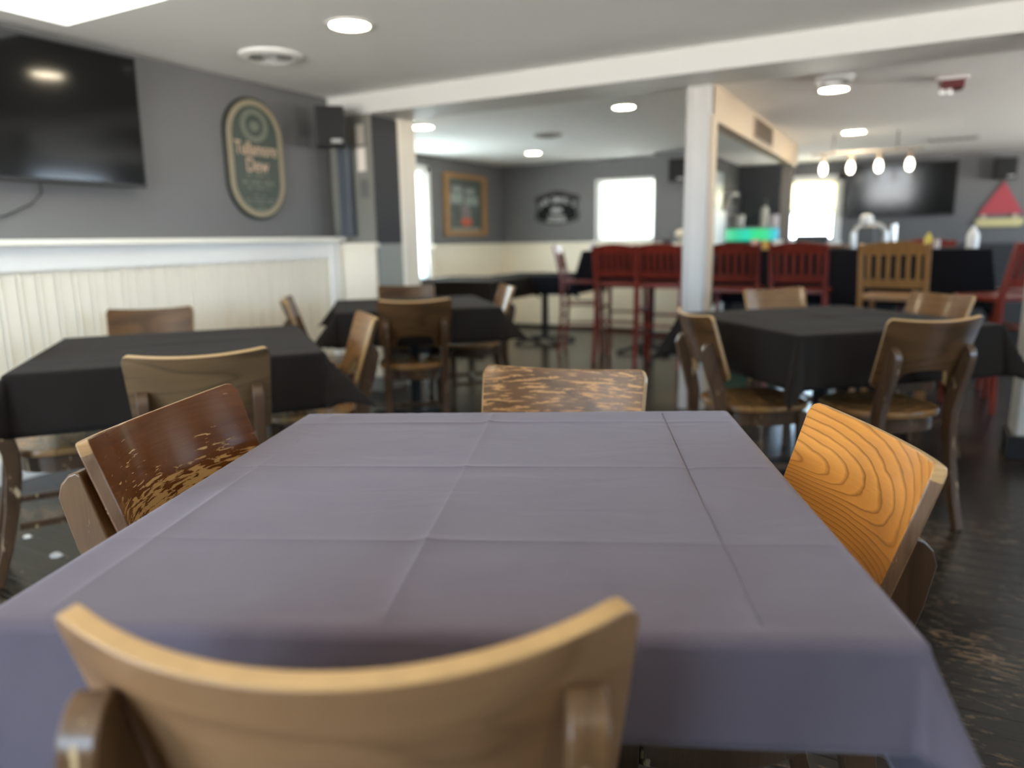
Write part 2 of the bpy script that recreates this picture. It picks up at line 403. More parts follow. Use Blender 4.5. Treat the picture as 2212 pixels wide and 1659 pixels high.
# far room wainscot
sbox('trim_13', (XF, XF+.03, 6.98, YF, .12, 1.06), CREAMF); sbox('trim_14', (XF, XF+.06, 6.98, YF, 1.06, 1.10), CREAMF, .005)
sbox('trim_15', (XF+.03, -2.66, YF-.03, YF, .12, 1.06), CREAMF); sbox('trim_16', (XF+.03, -2.66, YF-.06, YF, 1.06, 1.10), CREAMF, .005)
sbox('trim_17', (-2.66, -2.18, 8.30, 8.33, .05, 1.08), CREAMF)
sbox('baseboard_far', (XF+.03, -2.66, YF-.045, YF, 0.035, .20), CREAMF, .004)
sbox('baseboard_far_left', (XF, XF+.045, YB1, YF-.045, 0.035, .20), CREAM, .004)
sbox('baseboard_dark_strip', (XF+.03, -2.66, YF-.05, YF, 0, .035), BLACKB)  # black strip along the foot of the far baseboard
sbox('trim_18', (XF, XF+.03, YB1, 5.70, .12, 1.08), CREAM)
sbox('trim_19', (-2.17, XR, YR-.03, YR-.012, 0, 1.0), WALLDK)
# columns
COLX0, COLX1 = -1.315, -1.165
def column(name, x0, x1, y0, y1, ztop, zwhite=.12):
    sbox(name, (x0, x1, y0, y1, 0, ztop), COLW, .008)
    b = MB()
    for u in (x0+.012, x1-.034): b.box(u, u+.022, y0-.008, y0, zwhite, ztop)
    return struct(b.build(name+'_casing', COLW, bevel=.003))
column('column_middle', COLX0, COLX1, 4.74, 4.86, 2.06)
sbox('trim_20', (COLX1, COLX1+.02, 4.76, 4.87, 0, 1.88), SOFF, .004)
column('column_right', .525, .74, 4.36, 4.58, 2.06)
sbox('baseboard_right', (.50, .765, 4.335, 4.605, 0, .12), BLACKB, .004)
# soffit running back from the middle column
sbox('beam_soffit', (-1.262, -1.165, YB1, 8.62, 1.865, ZF), SOFF, .004)
sbox('column_bar', (-1.30, -1.19, 8.50, 8.62, 0, 1.865), mat('taupe_post_paint', (.12, .105, .09), .5), .004)

# ------------------------------------------------------------------ windows
def window(n, axis, a, inward, hole, shade=None, frac=1.0, fr=.05, rail=True, light=True, c=.07):
    """frame, sash rails, pane; a: plane coordinate of the inner wall face; inward: +1/-1 towards the room"""
    u0, u1, z0, z1 = hole; w = 'window_%d' % n
    def P(u, d, z): return (a+d*inward, u, z) if axis == 'x' else (u, a+d*inward, z)
    def bx(b, ua, ub, da, db, za, zb):
        p, q = P(ua, da, za), P(ub, db, zb); b.box(min(p[0], q[0]), max(p[0], q[0]), min(p[1], q[1]), max(p[1], q[1]), za, zb)
    b = MB()
    bx(b, u0-c, u0+.005, 0, .018, z0-.02, z1+c); bx(b, u1-.005, u1+c, 0, .018, z0-.02, z1+c)
    bx(b, u0-c, u1+c, 0, .018, z1-.005, z1+c); bx(b, u0-c-.02, u1+c+.02, 0, .05, z0-.045, z0)
    root = struct(b.build(w, WHITE, bevel=.003))
    b = MB()
    for x0, x1, y0, y1 in ((u0, u0+fr, z0, z1), (u1-fr, u1, z0, z1), (u0, u1, z0, z0+fr), (u0, u1, z1-fr, z1)): bx(b, x0, x1, -.10, -.06, y0, y1)
    if rail: zm = (z0+z1)/2; bx(b, u0, u1, -.10, -.05, zm-.02, zm+.02)
    s = b.build('window_frame', WHITE, root)
    b = MB(); bx(b, u0+fr, u1-fr, -.083, -.080, z0+fr, z1-fr); b.build('window_pane', GLASS, root)
    if shade:
        b = MB(); zb = z1-(z1-z0)*frac; bx(b, u0+.015, u1-.015, -.032, -.030, zb, z1-.01)
        bx(b, u0+.015, u1-.015, -.040, -.022, zb-.015, zb+.008); b.build('roller_shade', shade, root)
    if light:
        L = bpy.data.lights.new(w+'_daylight', 'AREA'); L.shape = 'RECTANGLE'; L.size = u1-u0; L.size_y = z1-z0; L.cycles.is_portal = True
        o = bpy.data.objects.new(w+'_daylight', L); COL.objects.link(o)
        o.location = P((u0+u1)/2, -.13, (z0+z1)/2)
        d = Vector((inward, 0, 0)) if axis == 'x' else Vector((0, inward, 0))
        o.rotation_euler = d.to_track_quat('-Z', 'Z').to_euler()
window(1, 'x', XF, 1, WIN_F[0], SHADEW, .985, rail=False, fr=.03)
window(2, 'y', YF, -1, WIN_2[0], SHADEW, .97, rail=False, c=.018, fr=.025)
window(3, 'y', YR, -1, WIN_3[0], SHADEC, .52)
k = 4
for h in WIN_R: window(k, 'x', XR, -1, h); k += 1
for h in WIN_B: window(k, 'y', YN, 1, h); k += 1

# ------------------------------------------------------------------ dining chairs
TH = .019
TILT = R(18)
Y0 = -.265                  # chord mid of the backrest's top edge
# two makes of the same bentwood chair: width, bow, height of the top edge's middle, height of the rear posts
DIM_A = (.466, .080, .852, .803)
DIM_B = (.405, .043, .832, .722)
def panel_pt(t, h, off, dim):
    """t -1..1 across, h height along the panel below the top (<=0), off thickness offset (+ towards the sitter)"""
    cw, sag, zm, lt = dim; hw = cw/2; rad = (hw*hw+sag*sag)/(2*sag); ph1 = math.asin(hw/rad)
    taper = 1+.18*h
    ph = ph1*t; r = rad-off
    x = r*math.sin(ph)*taper
    yb = -(r*math.cos(ph)-rad*math.cos(ph1))+sag/2
    return (x, Y0+yb*math.cos(TILT)-h*math.sin(TILT), zm+yb*math.sin(TILT)+h*math.cos(TILT))
def panel_bounds(t):
    a = abs(t); rc = .10      # corner radius in t units
    top = 0.0
    if a > 1-rc: q = (a-(1-rc))/rc; top = -.022*(1-math.sqrt(max(0, 1-q*q)))
    # lower edge: shoulders at the sides, arch in the middle
    if a < .44: lo = -.212+.0
    elif a < .62: q = (a-.44)/.18; lo = -.212-(.285-.212)*(3*q*q-2*q**3)
    else: lo = -.285
    if a < .44: lo = -.205-.012*(a/.44)**2+.005
    if a > .9: q = (a-.9)/.1; lo += .02*(1-math.sqrt(max(0, 1-q*q)))
    return lo, top
def backrest_mesh(dim):
    b = MB(); nu, nv = 44, 14
    ts = [math.sin(PI/2*(-1+2*i/nu))*.15+(-1+2*i/nu)*.85 for i in range(nu+1)]
    F = []; B = []
    for t in ts:
        lo, hi = panel_bounds(t)
        F.append([b.bm.verts.new(panel_pt(t, lo+(hi-lo)*j/nv, TH/2, dim)) for j in range(nv+1)])
        B.append([b.bm.verts.new(panel_pt(t, lo+(hi-lo)*j/nv, -TH/2, dim)) for j in range(nv+1)])
    for i in range(nu):
        for j in range(nv):
            b.face([F[i][j], F[i+1][j], F[i+1][j+1], F[i][j+1]], 0); b.face([B[i][j], B[i][j+1], B[i+1][j+1], B[i+1][j]], 0)
        b.face([F[i][nv], F[i+1][nv], B[i+1][nv], B[i][nv]], 1); b.face([F[i][0], B[i][0], B[i+1][0], F[i+1][0]], 1)
    for j in range(nv):
        b.face([F[0][j], F[0][j+1], B[0][j+1], B[0][j]], 2); b.face([F[nu][j], B[nu][j], B[nu][j+1], F[nu][j+1]], 2)
    return b
def rear_leg_mesh(s, dim):
    b = MB(); k = dim[3]-.722; x0 = s*(dim[0]/2-.043)
    fr = [(-.262, 0), (-.222, .12), (-.185, .26), (-.163, .38), (-.160, .46), (-.172, .52), (-.192, .585), (-.215, .655), (-.236, .722)]
    bk = [(-.244, .727), (-.258, .722), (-.272, .707), (-.279, .685), (-.264, .62), (-.236, .54), (-.214, .46), (-.212, .38), (-.228, .26), (-.258, .12), (-.294, 0)]
    P = []
    for y, z in fr+bk:
        w = max(0, min(1, (z-.46)/.2)); P.append((y-k*.325*w+.006*w-(dim[1]-.043)*.1*w, z+k*w))
    b.prism(P, lambda y, z, d: (d, y+.004, z), x0-.016, x0+.016)
    return b
def front_leg_mesh(s):
    b = MB(); x, y = s*.165, .165
    for (h0, z0), (h1, z1) in (((.013, 0), (.019, .425)),):
        lo = [b.bm.verts.new((x+h0*p, y+h0*q, z0)) for p, q in ((-1, -1), (1, -1), (1, 1), (-1, 1))]
        hi = [b.bm.verts.new((x+h1*p, y+h1*q, z1)) for p, q in ((-1, -1), (1, -1), (1, 1), (-1, 1))]
        for k in range(4): b.face([lo[k], lo[(k+1) % 4], hi[(k+1) % 4], hi[k]])
        b.face(lo[::-1]); b.face(hi)
    return b
def seat_outline(k=1.0, n=40):
    P = []
    for i in range(n):
        a = 2*PI*i/n; c, s_ = math.cos(a), math.sin(a)
        e = .62 if s_ > 0 else .72
        x = .205*k*math.copysign(abs(c)**e, c)*(1-.10*(s_ < 0)*abs(s_)); y = .02+.205*k*math.copysign(abs(s_)**e, s_)
        P.append((x, y))
    return P
def make_chair(label, mats, group=None, dim=None, name='dining_chair'):
    dim = dim or DIM_B
    face, rim, end, seat, frame = mats
    t = thing(name, label, 'chair', group=group)
    backrest_mesh(dim).build('backrest', [face, rim, end], t, bevel=.0035, sharp=45)
    MB().prism(seat_outline(), lambda x, y, d: (x, y, d), .432, .458).build('seat', seat, t, bevel=.008, seg=3)
    MB().prism(seat_outline(.90), lambda x, y, d: (x, y, d), .372, .432).build('seat_rail', frame, t, bevel=.003)
    for s in (-1, 1):
        rear_leg_mesh(s, dim).build('leg', [frame], t, bevel=.004)
        front_leg_mesh(s).build('leg', [frame], t, bevel=.003)
        MB().tube([(s*.167, .16, .19), (s*.17, -.19, .20)], 0, sq=(.008, .012)).build('stretcher', frame, t, bevel=.002)
    MB().tube([(-.167, -.01, .196), (.167, -.01, .196)], 0, sq=(.008, .011)).build('stretcher', frame, t, bevel=.002)
    return t
def put_chair(t, x, y, adeg, dz=0):
    a = R(adeg)
    t.rotation_euler = (0, 0, a); ox, oy = 0, -Y0
    t.location = (x+ox*math.cos(a)-oy*math.sin(a), y+ox*math.sin(a)+oy*math.cos(a), 0)

W_HONEY = wood('honey_veneer', (.20, .068, .012), (.68, .29, .062), 'x', 13, .75, (.32, .1, .2), .28, .6, None, .28, 3.0, (.235, .735))
W_MAHOG = wood('worn_mahogany_veneer', (.050, .015, .004), (.125, .042, .012), 'x', 5, .25, (.1, .3, .7), .15, .2, ((.40, .235, .085), .49, .70, .80, 22), .7, spec=.2)
W_PATCH = wood('patchy_brown_veneer', (.045, .020, .008), (.165, .078, .032), 'x', 6, .45, (.5, .1, .4), .2, .8, ((.40, .20, .07), .45, None, None, 17), .6)
W_FORE = wood('faded_brown_veneer', (.13, .064, .029), (.315, .17, .078), 'x', 5, .45, (.2, .2, .2), .35, .45, None, .7)
W_GREY = wood('weathered_brown_veneer', (.016, .010, .005), (.145, .087, .041), 'x', 9, .5, (.7, .4, .3), .42, .25, None, .75)
W_DARK = wood('dark_walnut_veneer', (.016, .009, .004), (.105, .050, .019), 'x', 8, .55, (.9, .2, .6), .32, .45, None, .55)
W_TAN = wood('warm_brown_veneer', (.07, .032, .012), (.25, .125, .048), 'x', 8, .5, (.25, .9, .1), .3, .5, None, .55)
W_SEAT = wood('seat_wood', (.07, .032, .012), (.30, .16, .06), 'x', 7, .5, (.3, .6, .1), .25, .6, None, .5, ys=5.0)
W_FRAME = wood('dark_frame_wood', (.024, .013, .007), (.10, .054, .028), 'z', 4, .35, (.4, .1, .1), .35, .4, ((.42, .30, .17), .36, None, None, 8), .6)
W_FRAMEL = wood('scuffed_frame_wood', (.045, .023, .010), (.15, .078, .032), 'z', 4, .35, (.4, .5, .1), .3, .5, ((.46, .32, .16), .37, None, None, 8), .6)
EDGE_L = wood('light_worn_edge', (.20, .115, .05), (.48, .30, .13), 'x', 3, .3, rough=.4, coat=.3, fine=.8)
END_D = wood('dark_panel_end', (.045, .022, .012), (.20, .12, .07), 'z', 4, .4, (.2, .1, .8), .35, .4, ((.5, .33, .15), .36, None, None, 6), .7)

fore = make_chair('nearest wooden dining chair, its curved back turned to the viewer', (W_FORE, EDGE, EDGE, W_SEAT, W_FRAMEL), None, DIM_A); put_chair(fore, -.361, .374, 28)
left = make_chair('dark red-brown dining chair with scratched, worn-through backrest left of the charcoal table', (W_MAHOG, EDGED, END_D, W_SEAT, W_FRAMEL), None, DIM_A); put_chair(left, -1.171, .797, -67.5)
right = make_chair('honey-coloured dining chair with bold curved grain right of the charcoal table', (W_HONEY, EDGE_L, END_D, W_SEAT, W_FRAME)); put_chair(right, -.022, 1.262, 119)
far = make_chair('dining chair with patchy worn stain at the far side of the charcoal table', (W_PATCH, EDGE_L, EDGE_L, W_SEAT, W_FRAME)); put_chair(far, -.727, 1.60, 192)
g2, g3, g4 = 'chairs around the left black table', 'chairs around the middle black table', 'chairs around the right black table'
t2b = make_chair('weathered grey-brown dining chair with its back to the viewer at the left black table', (W_GREY, EDGE, EDGE_L, W_SEAT, W_FRAME), g2); put_chair(t2b, -1.824, 1.41, 50)
dk = make_chair('dark dining chair between the cream wainscot and the left black table', (W_DARK, EDGE_L, EDGED, W_SEAT, W_FRAME), g2); put_chair(dk, -3.40, 2.38, 226)
tan = make_chair('dining chair with a shiny light backrest, behind the weathered grey-brown chair', (W_TAN, EDGE_L, EDGE_L, W_SEAT, W_FRAME), g2); put_chair(tan, -2.05, 2.47, 139)
def more(src, label, group, x, y, a):
    c = copy_tree(src); tag(c, label, 'chair', group); put_chair(c, x, y, a); return c
more(dk, 'dining chair at the left end of the left black table, only seat and legs showing', g2, -2.82, 1.26, -25)
more(dk, 'dark dining chair with its back to the viewer at the middle black table', g3, -2.345, 3.205, 39)
more(dk, 'dark narrow dining chair seen edge-on against the cream beadboard', g3, -3.19, 3.09, -49)
more(dk, 'dining chair on the far side of the middle black table, below the cream door casing', g3, -3.22, 4.30, 221)
more(tan, 'small dining chair between the middle black table and the corner tables', g3, -2.43, 4.43, 131)
more(dk, 'dining chair directly in front of the foot of the white column', g4, -.80, 3.03, -56)
more(tan, 'light-topped dining chair behind the right black table, below the red bar stools', g4, -.71, 4.53, 223)
more(tan, 'dining chair with a light curved top between the right black table and the white post', g4, .165, 4.36, 133)
more(dk, 'dark weathered dining chair with its back to the viewer at the right black table', g4, .11, 3.081, 40)

# ------------------------------------------------------------------ tables and cloths
def cloth_mesh(hu, hv, du, dv, z, tilt=(0, 0), creases_u=(), creases_v=(), flare=R(7), corner=R(30), seed=0, n=1, step=.0215, skew=0):
    """cloth over a (2hu x 2hv) top: draped sides with a slight flare, cone folds at the corners, ironed-in creases on top"""
    rnd = random.Random(seed); ph = [rnd.uniform(0, 6.28) for _ in range(8)]
    b = MB(); RB = .012
    def axis(h, d, cs=()):
        d0, d1 = d if isinstance(d, tuple) else (d, d)
        n1 = max(6, int(2*h/step)); a = [-h+2*h*i/n1 for i in range(n1+1)]
        def ext(d):
            n2 = max(5, int(d/step)); return sorted({h+d*((i+1)/n2) for i in range(n2)} | {h+.004, h+.008, h+.013, h+.019})
        a = set(a) | {c+k*q for c in cs for k in (-1, 1) for q in (.0022, .005)} | set(cs)
        return [-q for q in reversed(ext(d0))]+sorted(a)+ext(d1)
    U, V = axis(hu, du, [c[0] for c in creases_u]), axis(hv, dv, [c[0] for c in creases_v])
    def cr(q, cs, u):
        zz = 0
        for c, amp, w in cs: 
            d = abs(q-c); zz += amp*(math.exp(-d/w)*.8+.25*math.exp(-(d/.05)**2)*(1 if q > c else -1))*(.75+.35*math.sin(u*8+c*40))
        return zz
    def pos(u, v):
        a, c = max(0, abs(u)-hu), max(0, abs(v)-hv); su, sv = math.copysign(1, u), math.copysign(1, v)
        bu, bv = max(-hu, min(hu, u)), max(-hv, min(hv, v)); zt = z+tilt[0]*bv+tilt[1]*bu
        if a == 0 and c == 0:
            zz = cr(u, creases_u, v)+cr(v, creases_v, u)
            fade = min(1, min(hu-abs(u), hv-abs(v))/.02)
            zz += .0007*math.sin(9*u+5*v+ph[0])*math.sin(7*v-4*u+ph[1])
            return (u, v, zt+zz*fade)
        r = math.hypot(a, c); phi = math.atan2(c, a)
        e = min(r, RB*1.5); ang = e/RB; ox = RB*math.sin(ang); oz = RB*(1-math.cos(ang))
        rem = r-e
        if v < -hv: rem *= 1+skew*max(-.2, -bu/hu)
        along = (v if c == 0 else u if a == 0 else 0)
        wv = (math.sin(along*11+ph[2]+(3 if a else 0)+su+sv*2)*.35+math.sin(along*23+ph[3]+su*3)*.25) if (a == 0 or c == 0) else 0
        edge = 1.0
        if a == 0: edge = min(1, (hu-abs(u))/.12)
        elif c == 0: edge = min(1, (hv-abs(v))/.12)
        if a and c: edge = 0
        # side profile gently opens towards the corners
        near = 0
        if a == 0: near = max(0, 1-(hu-abs(u))/.20)
        elif c == 0: near = max(0, 1-(hv-abs(v))/.20)
        fl = flare*(1+.55*wv*edge)
        if a and c: fl += (corner-flare)*math.sin(2*phi)**1.0
        w = rem*math.sin(fl); d = rem*math.cos(fl)
        # fold crease either side of the corner cone
        if a and c:
            w *= 1-.30*math.sin(4*phi)**2*min(1, rem/.06)
        du_, dv_ = math.cos(phi)*su, math.sin(phi)*sv
        return (bu+du_*(ox+w), bv+dv_*(ox+w), zt-oz-d)
    G = [[b.bm.verts.new(pos(u, v)) for v in V] for u in U]
    for i in range(len(U)-1):
        for j in range(len(V)-1): b.face([G[i][j], G[i+1][j], G[i+1][j+1], G[i][j+1]])
    return b
def table(label, cl_label, x, y, a, hu=.457, hv=.457, z=.758, drop=.205, m=CLOTH2, group=None, tilt=(0, 0), seed=0, cu=(), cv=(), cgroup=None, tall=False, corner=R(30), flare=R(7), step=.0215, skew=0):
    t = thing('high_table' if tall else 'dining_table', label, 'table', (x, y, 0), R(a), group)
    bt = MB(); zt = lambda u, v: z-.004+tilt[0]*v+tilt[1]*u
    vs = [(-hu, -hv), (hu, -hv), (hu, hv), (-hu, hv)]
    lo = [bt.bm.verts.new((u*.995, v*.995, zt(u, v)-.03)) for u, v in vs]; hi = [bt.bm.verts.new((u*.995, v*.995, zt(u, v))) for u, v in vs]
    for k in range(4): bt.face([lo[k], lo[(k+1) % 4], hi[(k+1) % 4], hi[k]])
    bt.face(lo[::-1]); bt.face(hi)
    bt.build('tabletop', TOPW, t, bevel=.004)
    xs = [0] if hu < .6 else [-hu*.55, hu*.55]
    for q in xs:
        MB().lathe([(0, .05), (.045, .05), (.038, .09), (.035, z-.12), (.05, z-.10), (.05, z-.045), (0, z-.045)], 20, (q, 0)).build('pedestal', IRON, t)
        bb = MB()
        for k in range(4):
            d = Vector((math.cos(k*PI/2+PI/4), math.sin(k*PI/2+PI/4), 0))
            bb.tube([Vector((q, 0, .055))+d*.02, Vector((q, 0, .045))+d*.2, Vector((q, 0, .018))+d*.36], 0, sq=(.03, .016))
        bb.build('base', IRON, t, bevel=.004)
    c = cloth_mesh(hu+.008, hv+.008, drop[0] if isinstance(drop, tuple) else drop, drop[1] if isinstance(drop, tuple) else drop, z+.004, tilt, cu, cv, flare, corner, seed, step=step, skew=skew).build('tablecloth', m, sharp=180)
    c.location = (x, y, 0); c.rotation_euler = (0, 0, R(a)); tag(c, cl_label, 'tablecloth', cgroup)
    s = c.modifiers.new('thickness', 'SOLIDIFY'); s.thickness = .0012; s.offset = 1
    return t
CU = [(-.41, .0030, .010), (-.042, .0046, .012), (.331, -.0028, .010)]
CV = [(.372, .0022, .007), (.056, .0020, .008), (-.263, .0022, .010)]
table('square table under the charcoal cloth, nearest to the viewer', 'charcoal grey tablecloth with pressed fold lines on the nearest table', -.585, .968, 23, z=.758, hu=.462, hv=.462, m=CLOTH1, tilt=(-.008, .0132), seed=3, cu=CU, cv=CV, drop=((.30, .225), (.125, .22)), step=.0085, skew=.55)
cb = [(-.3, .002, .006), (.03, .0024, .006), (.33, .002, .006)]
gt = 'black dining tablecloths'
table('square table under a black cloth along the cream beadboard, left of the charcoal table', 'black tablecloth on the left table, its corner hanging at the left edge', -2.49, 1.86, 50, z=.758, seed=5, cu=cb, cv=cb, hu=.47, hv=.47, corner=R(50), m=CLOTH2)
table('square table under a black cloth between the left black table and the corner tables', 'black tablecloth on the middle table, below the black speaker', -2.735, 3.715, 41, seed=8, cu=cb, cv=cb, m=CLOTH2, corner=R(47))
table('square table under a black cloth in front of the red bar stools', 'black tablecloth on the right table in front of the red bar stools', -.33, 3.64, 43, seed=11, cu=cb, cv=cb, hu=.475, hv=.475, drop=.22, corner=R(30))
table('corner table by the bright window beyond the cream door casing', 'tablecloth with a pale window reflection beside the bright far-left window', -3.95, 6.35, 4, seed=12, hu=.45, hv=.45, m=CLOTH2)
table('corner table below the framed poster and the black oval sign', 'unlit black tablecloth on the corner table against the far cream wainscot', -3.58, 7.35, 4, seed=14, hu=.45, hv=.38, m=CLOTH3, corner=R(36))
table('tall table under black cloth left of the white column', 'black cloth with a hanging corner on the tall table left of the white column', -2.28, 7.12, 0, hu=.58, hv=.36, z=1.018, drop=.36, flare=R(3), m=CLOTH3, seed=15, tall=True, corner=R(17))
table('long tall table under black cloth behind the red and tan bar stools', 'long black cloth on the tall table right of the white column', -.46, 6.58, 0, hu=.94, hv=.36, z=1.018, drop=.43, flare=R(3), m=CLOTH3, seed=17, tall=True, corner=R(12))

# ------------------------------------------------------------------ bar stools
RED = wood('red_mahogany_stain', (.085, .010, .006), (.25, .034, .018), 'z', 5, .3, (.1, .1, .1), .3, .5, None, .5)
OAK = wood('golden_oak_stain', (.17, .075, .022), (.34, .17, .055), 'z', 5, .3, (.6, .1, .1), .35, .4, None, .5)
def make_stool(label, m, group):
    t = thing('bar_stool', label, 'bar stool', group=group)
    hw, yb, yf, zs = .19, -.19, .18, .74
    MB().prism([(-.2, -.19), (.2, -.19), (.205, .12), (.19, .19), (-.19, .19), (-.205, .12)], lambda x, y, d: (x, y, d), zs-.032, zs).build('seat', m, t, bevel=.008)
    lean = lambda z: yb-.085*max(0, (z-zs)/.36)
    for s in (-1, 1):
        MB().tube([(s*(hw+.01), yb-.03, 0), (s*hw, yb, .45), (s*hw, yb, zs), (s*hw, lean(1.075), 1.075)], 0, sq=(.017, .015)).build('leg', m, t, bevel=.003)
        MB().tube([(s*(hw-.005), yf+.02, 0), (s*(hw-.02), yf-.02, zs-.03)], 0, sq=(.016, .016)).build('leg', m, t, bevel=.003)
        for z in (.28, .50): MB().tube([(s*(hw+.003), yb-.008, z), (s*(hw-.012), yf+.005, z)], .010).build('stretcher', m, t)
    for y, z in ((yf+.01, .24), (yf-.005, .44), (yb-.01, .38)): MB().tube([(-hw+.005, y, z), (hw-.005, y, z)], .011).build('stretcher', m, t)
    cr = [(-hw-.015, 1.005)]+[(-hw-.015+(2*hw+.03)*i/12, 1.062+.030*math.sin(PI*i/12)) for i in range(13)]+[(hw+.015, 1.005)]
    MB().prism(cr, lambda x, z, d: (x, lean(z)+d-.012*math.cos(x*8), z), -.010, .014).build('crest_rail', m, t, bevel=.003)
    MB().prism([(-hw, .795), (hw, .795), (hw, .85), (-hw, .85)], lambda x, z, d: (x, lean(z)+d, z), -.009, .009).build('back_rail', m, t, bevel=.003)
    for i in range(6):
        x = -.142+i*.0568
        MB().prism([(x-.0135, .845), (x+.0135, .845), (x+.0135, 1.01), (x-.0135, 1.01)], lambda a, z, d: (a, lean(z)+d-.012, z), -.006, .006).build('slat', m, t)
    return t
def put_stool(t, x, y, a):     # x, y: foot of the backrest
    a = R(a); t.rotation_euler = (0, 0, a); t.location = (x-.25*math.sin(a), y+.25*math.cos(a), 0)
gs = 'red bar stools at the tall tables'
st = make_stool('red bar stool with slatted back, leftmost of the row seen from behind', RED, gs); put_stool(st, -2.36, 6.28, 3)
def stool(label, x, y, a): c = copy_tree(st); tag(c, label, 'bar stool', gs); put_stool(c, x, y, a)
stool('red bar stool half hidden behind the white column', -1.90, 6.10, 3)
stool('red bar stool just right of the white column', -1.205, 5.72, 2)
stool('red bar stool between the white column and the tan bar stool', -.73, 5.73, -1)
stool('red bar stool seen from the side at the left end of the tall tables', -3.14, 6.78, -75)
stool('red bar stool turned at an angle beside the right white post, the nearer one', .69, 5.50, 42)
stool('red bar stool turned at an angle beside the right white post, the farther one', .94, 6.05, 40)
stool('red bar stool beyond the long tall table, only its top rail showing', .12, 7.35, 180)
st2 = make_stool('tan oak bar stool with slatted back, in front of the long tall table', OAK, None); put_stool(st2, -.10, 5.26, -7)

# ------------------------------------------------------------------ wall things
def tv(label, w, h, loc, rz, tilt, name='television'):
    t = thing(name, label, 'television', loc, rz); t.rotation_euler = (tilt, 0, rz)
    MB().box(-w/2, w/2, 0, .035, -h/2, h/2).build('casing', PLAST, t, bevel=.004)
    MB().box(-w/2+.012, w/2-.012, -.0025, 0, -h/2+.022, h/2-.012).build('screen', SCREEN, t)
    MB().box(-.2, .2, .035, .075, -.15, .15).build('wall_mount', IRON, t)
    return t
# faces -y in its own space
tv('large black television on the grey left wall above the wainscot', 1.215, .69, (-3.83, 2.145, 1.81), R(90), R(1.5))
tv('large black television on the far wall right of the bright window', 1.21, .655, (-.19, 10.63, 1.672), 0, R(2.4))
b = MB(); b.tube([(-3.90, 2.20, 1.50), (-3.915, 2.21, 1.42), (-3.915, 2.15, 1.36), (-3.92, 2.02, 1.30), (-3.92, 1.8, 1.27)], .004, 6)
tag(b.build('power_cord', PLAST), 'thin black cord hanging on the wall under the left television', 'cord')
# stadium-shaped pub sign
def stadium(w, h, n=18):
    r = w/2; P = []
    for i in range(n+1): a = PI*i/n; P.append((r*math.cos(a), h/2-r+r*math.sin(a)))
    for i in range(n+1): a = PI+PI*i/n; P.append((r*math.cos(a), -h/2+r+r*math.sin(a)))
    return P
def ring(b, P, Q, fn, d0, d1):
    n = len(P); v = [[b.bm.verts.new(fn(x, z, d)) for x, z in L] for L, d in ((P, d1), (Q, d1), (P, d0), (Q, d0))]
    for i in range(n):
        j = (i+1) % n
        b.face([v[0][i], v[0][j], v[1][j], v[1][i]]); b.face([v[0][i], v[2][i], v[2][j], v[0][j]]); b.face([v[1][i], v[1][j], v[3][j], v[3][i]])
    return b
GRN = mat('dark_green_enamel', (.040, .058, .042), .4); GRND = mat('black_green_edge', (.012, .018, .014), .5)
GOLD = mat('antique_gold_paint', (.28, .235, .15), .45); PINKT = mat('salmon_lettering', (.62, .44, .31), .5); DIM = mat('dim_sage_lettering', (.15, .16, .12), .5)
sg = thing('pub_sign', 'tall green sign with rounded ends and gold border on the left wall', 'sign', (XL, 3.635, 1.70), R(90))
fl = lambda x, z, d: (x, -d, z)
MB().prism(stadium(.50, .79), fl, 0, .022).build('backing', GRND, sg, bevel=.004)
ring(MB(), stadium(.465, .755), stadium(.395, .685), fl, .02, .030).build('border', GOLD, sg)
MB().prism(stadium(.397, .687), fl, .02, .024).build('field', GRN, sg)
circ = lambda r, n=28, cx=0, cz=0, ez=1: [(cx+r*math.cos(2*PI*i/n), cz+r*ez*math.sin(2*PI*i/n)) for i in range(n)]
bb = ring(MB(), circ(.115, cz=.215, ez=.92), circ(.078, cz=.215, ez=.92), fl, .024, .027)
bb.prism(circ(.038, cz=.21, ez=.8), fl, .024, .027); bb.build('emblem', DIM, sg)
FX = Matrix.Rotation(R(90), 4, 'X')
def tx(s, z, size, m, sx=1, name='lettering', par=sg, d=-.026): return text(name, s, m, size, par, Matrix.Translation((0, d, z)) @ FX, .0015, sx=sx)
tx('Tullamore', .062, .122, PINKT, .70); tx('Dew', -.042, .130, PINKT, .76)
b = MB()
for z, w, h in ((-.105, .20, .016), (-.150, .27, .024), (-.185, .20, .016), (-.235, .10, .012), (-.265, .25, .012), (-.285, .22, .010), (-.325, .20, .022)):
    n_ = max(3, int(w/.022))
    for i in range(n_):
        if (i*7+int(abs(z)*1000)) % 5 == 4: continue
        x = -w/2+w*(i+.1)/n_; b.box(x, x+w*.72/n_, -.0265, -.0235, z-h/2, z+h/2)
b.build('small_print', DIM, sg)
# speaker with pipe, notices on the pier
def speaker(label, loc, rz, w=.20, h=.27, d=.17, grp='black wall speakers'):
    t = thing('wall_speaker', label, 'speaker', loc, rz, grp)
    MB().box(-w/2, w/2, -d, 0, -h/2, h/2).build('cabinet', PLAST, t, bevel=.012, seg=3)
    gr_ = MB().box(-w/2+.012, w/2-.012, -d-.006, -d+.002, -h/2+.012, h/2-.012).build('grille', mat('black_speaker_cloth', (.016, .016, .016), .9, bump=.6, bscale=400), t, bevel=.006)
    MB().box(w/2-.095, w/2-.02, -d-.009, -d-.005, -h/2+.02, -h/2+.045).build('badge', mat('grey_badge', (.32, .32, .31), .4), gr_)
    MB().box(-.03, .03, 0, .05, -.05, .05).build('bracket', IRON, t)
    return t
speaker('black speaker in the corner beside the tall green sign', (-3.74, 4.20, 1.945), R(38))
speaker('black speaker high on the grey wall behind the white column', (-2.33, 8.28, 1.86), 0, .20, .25)
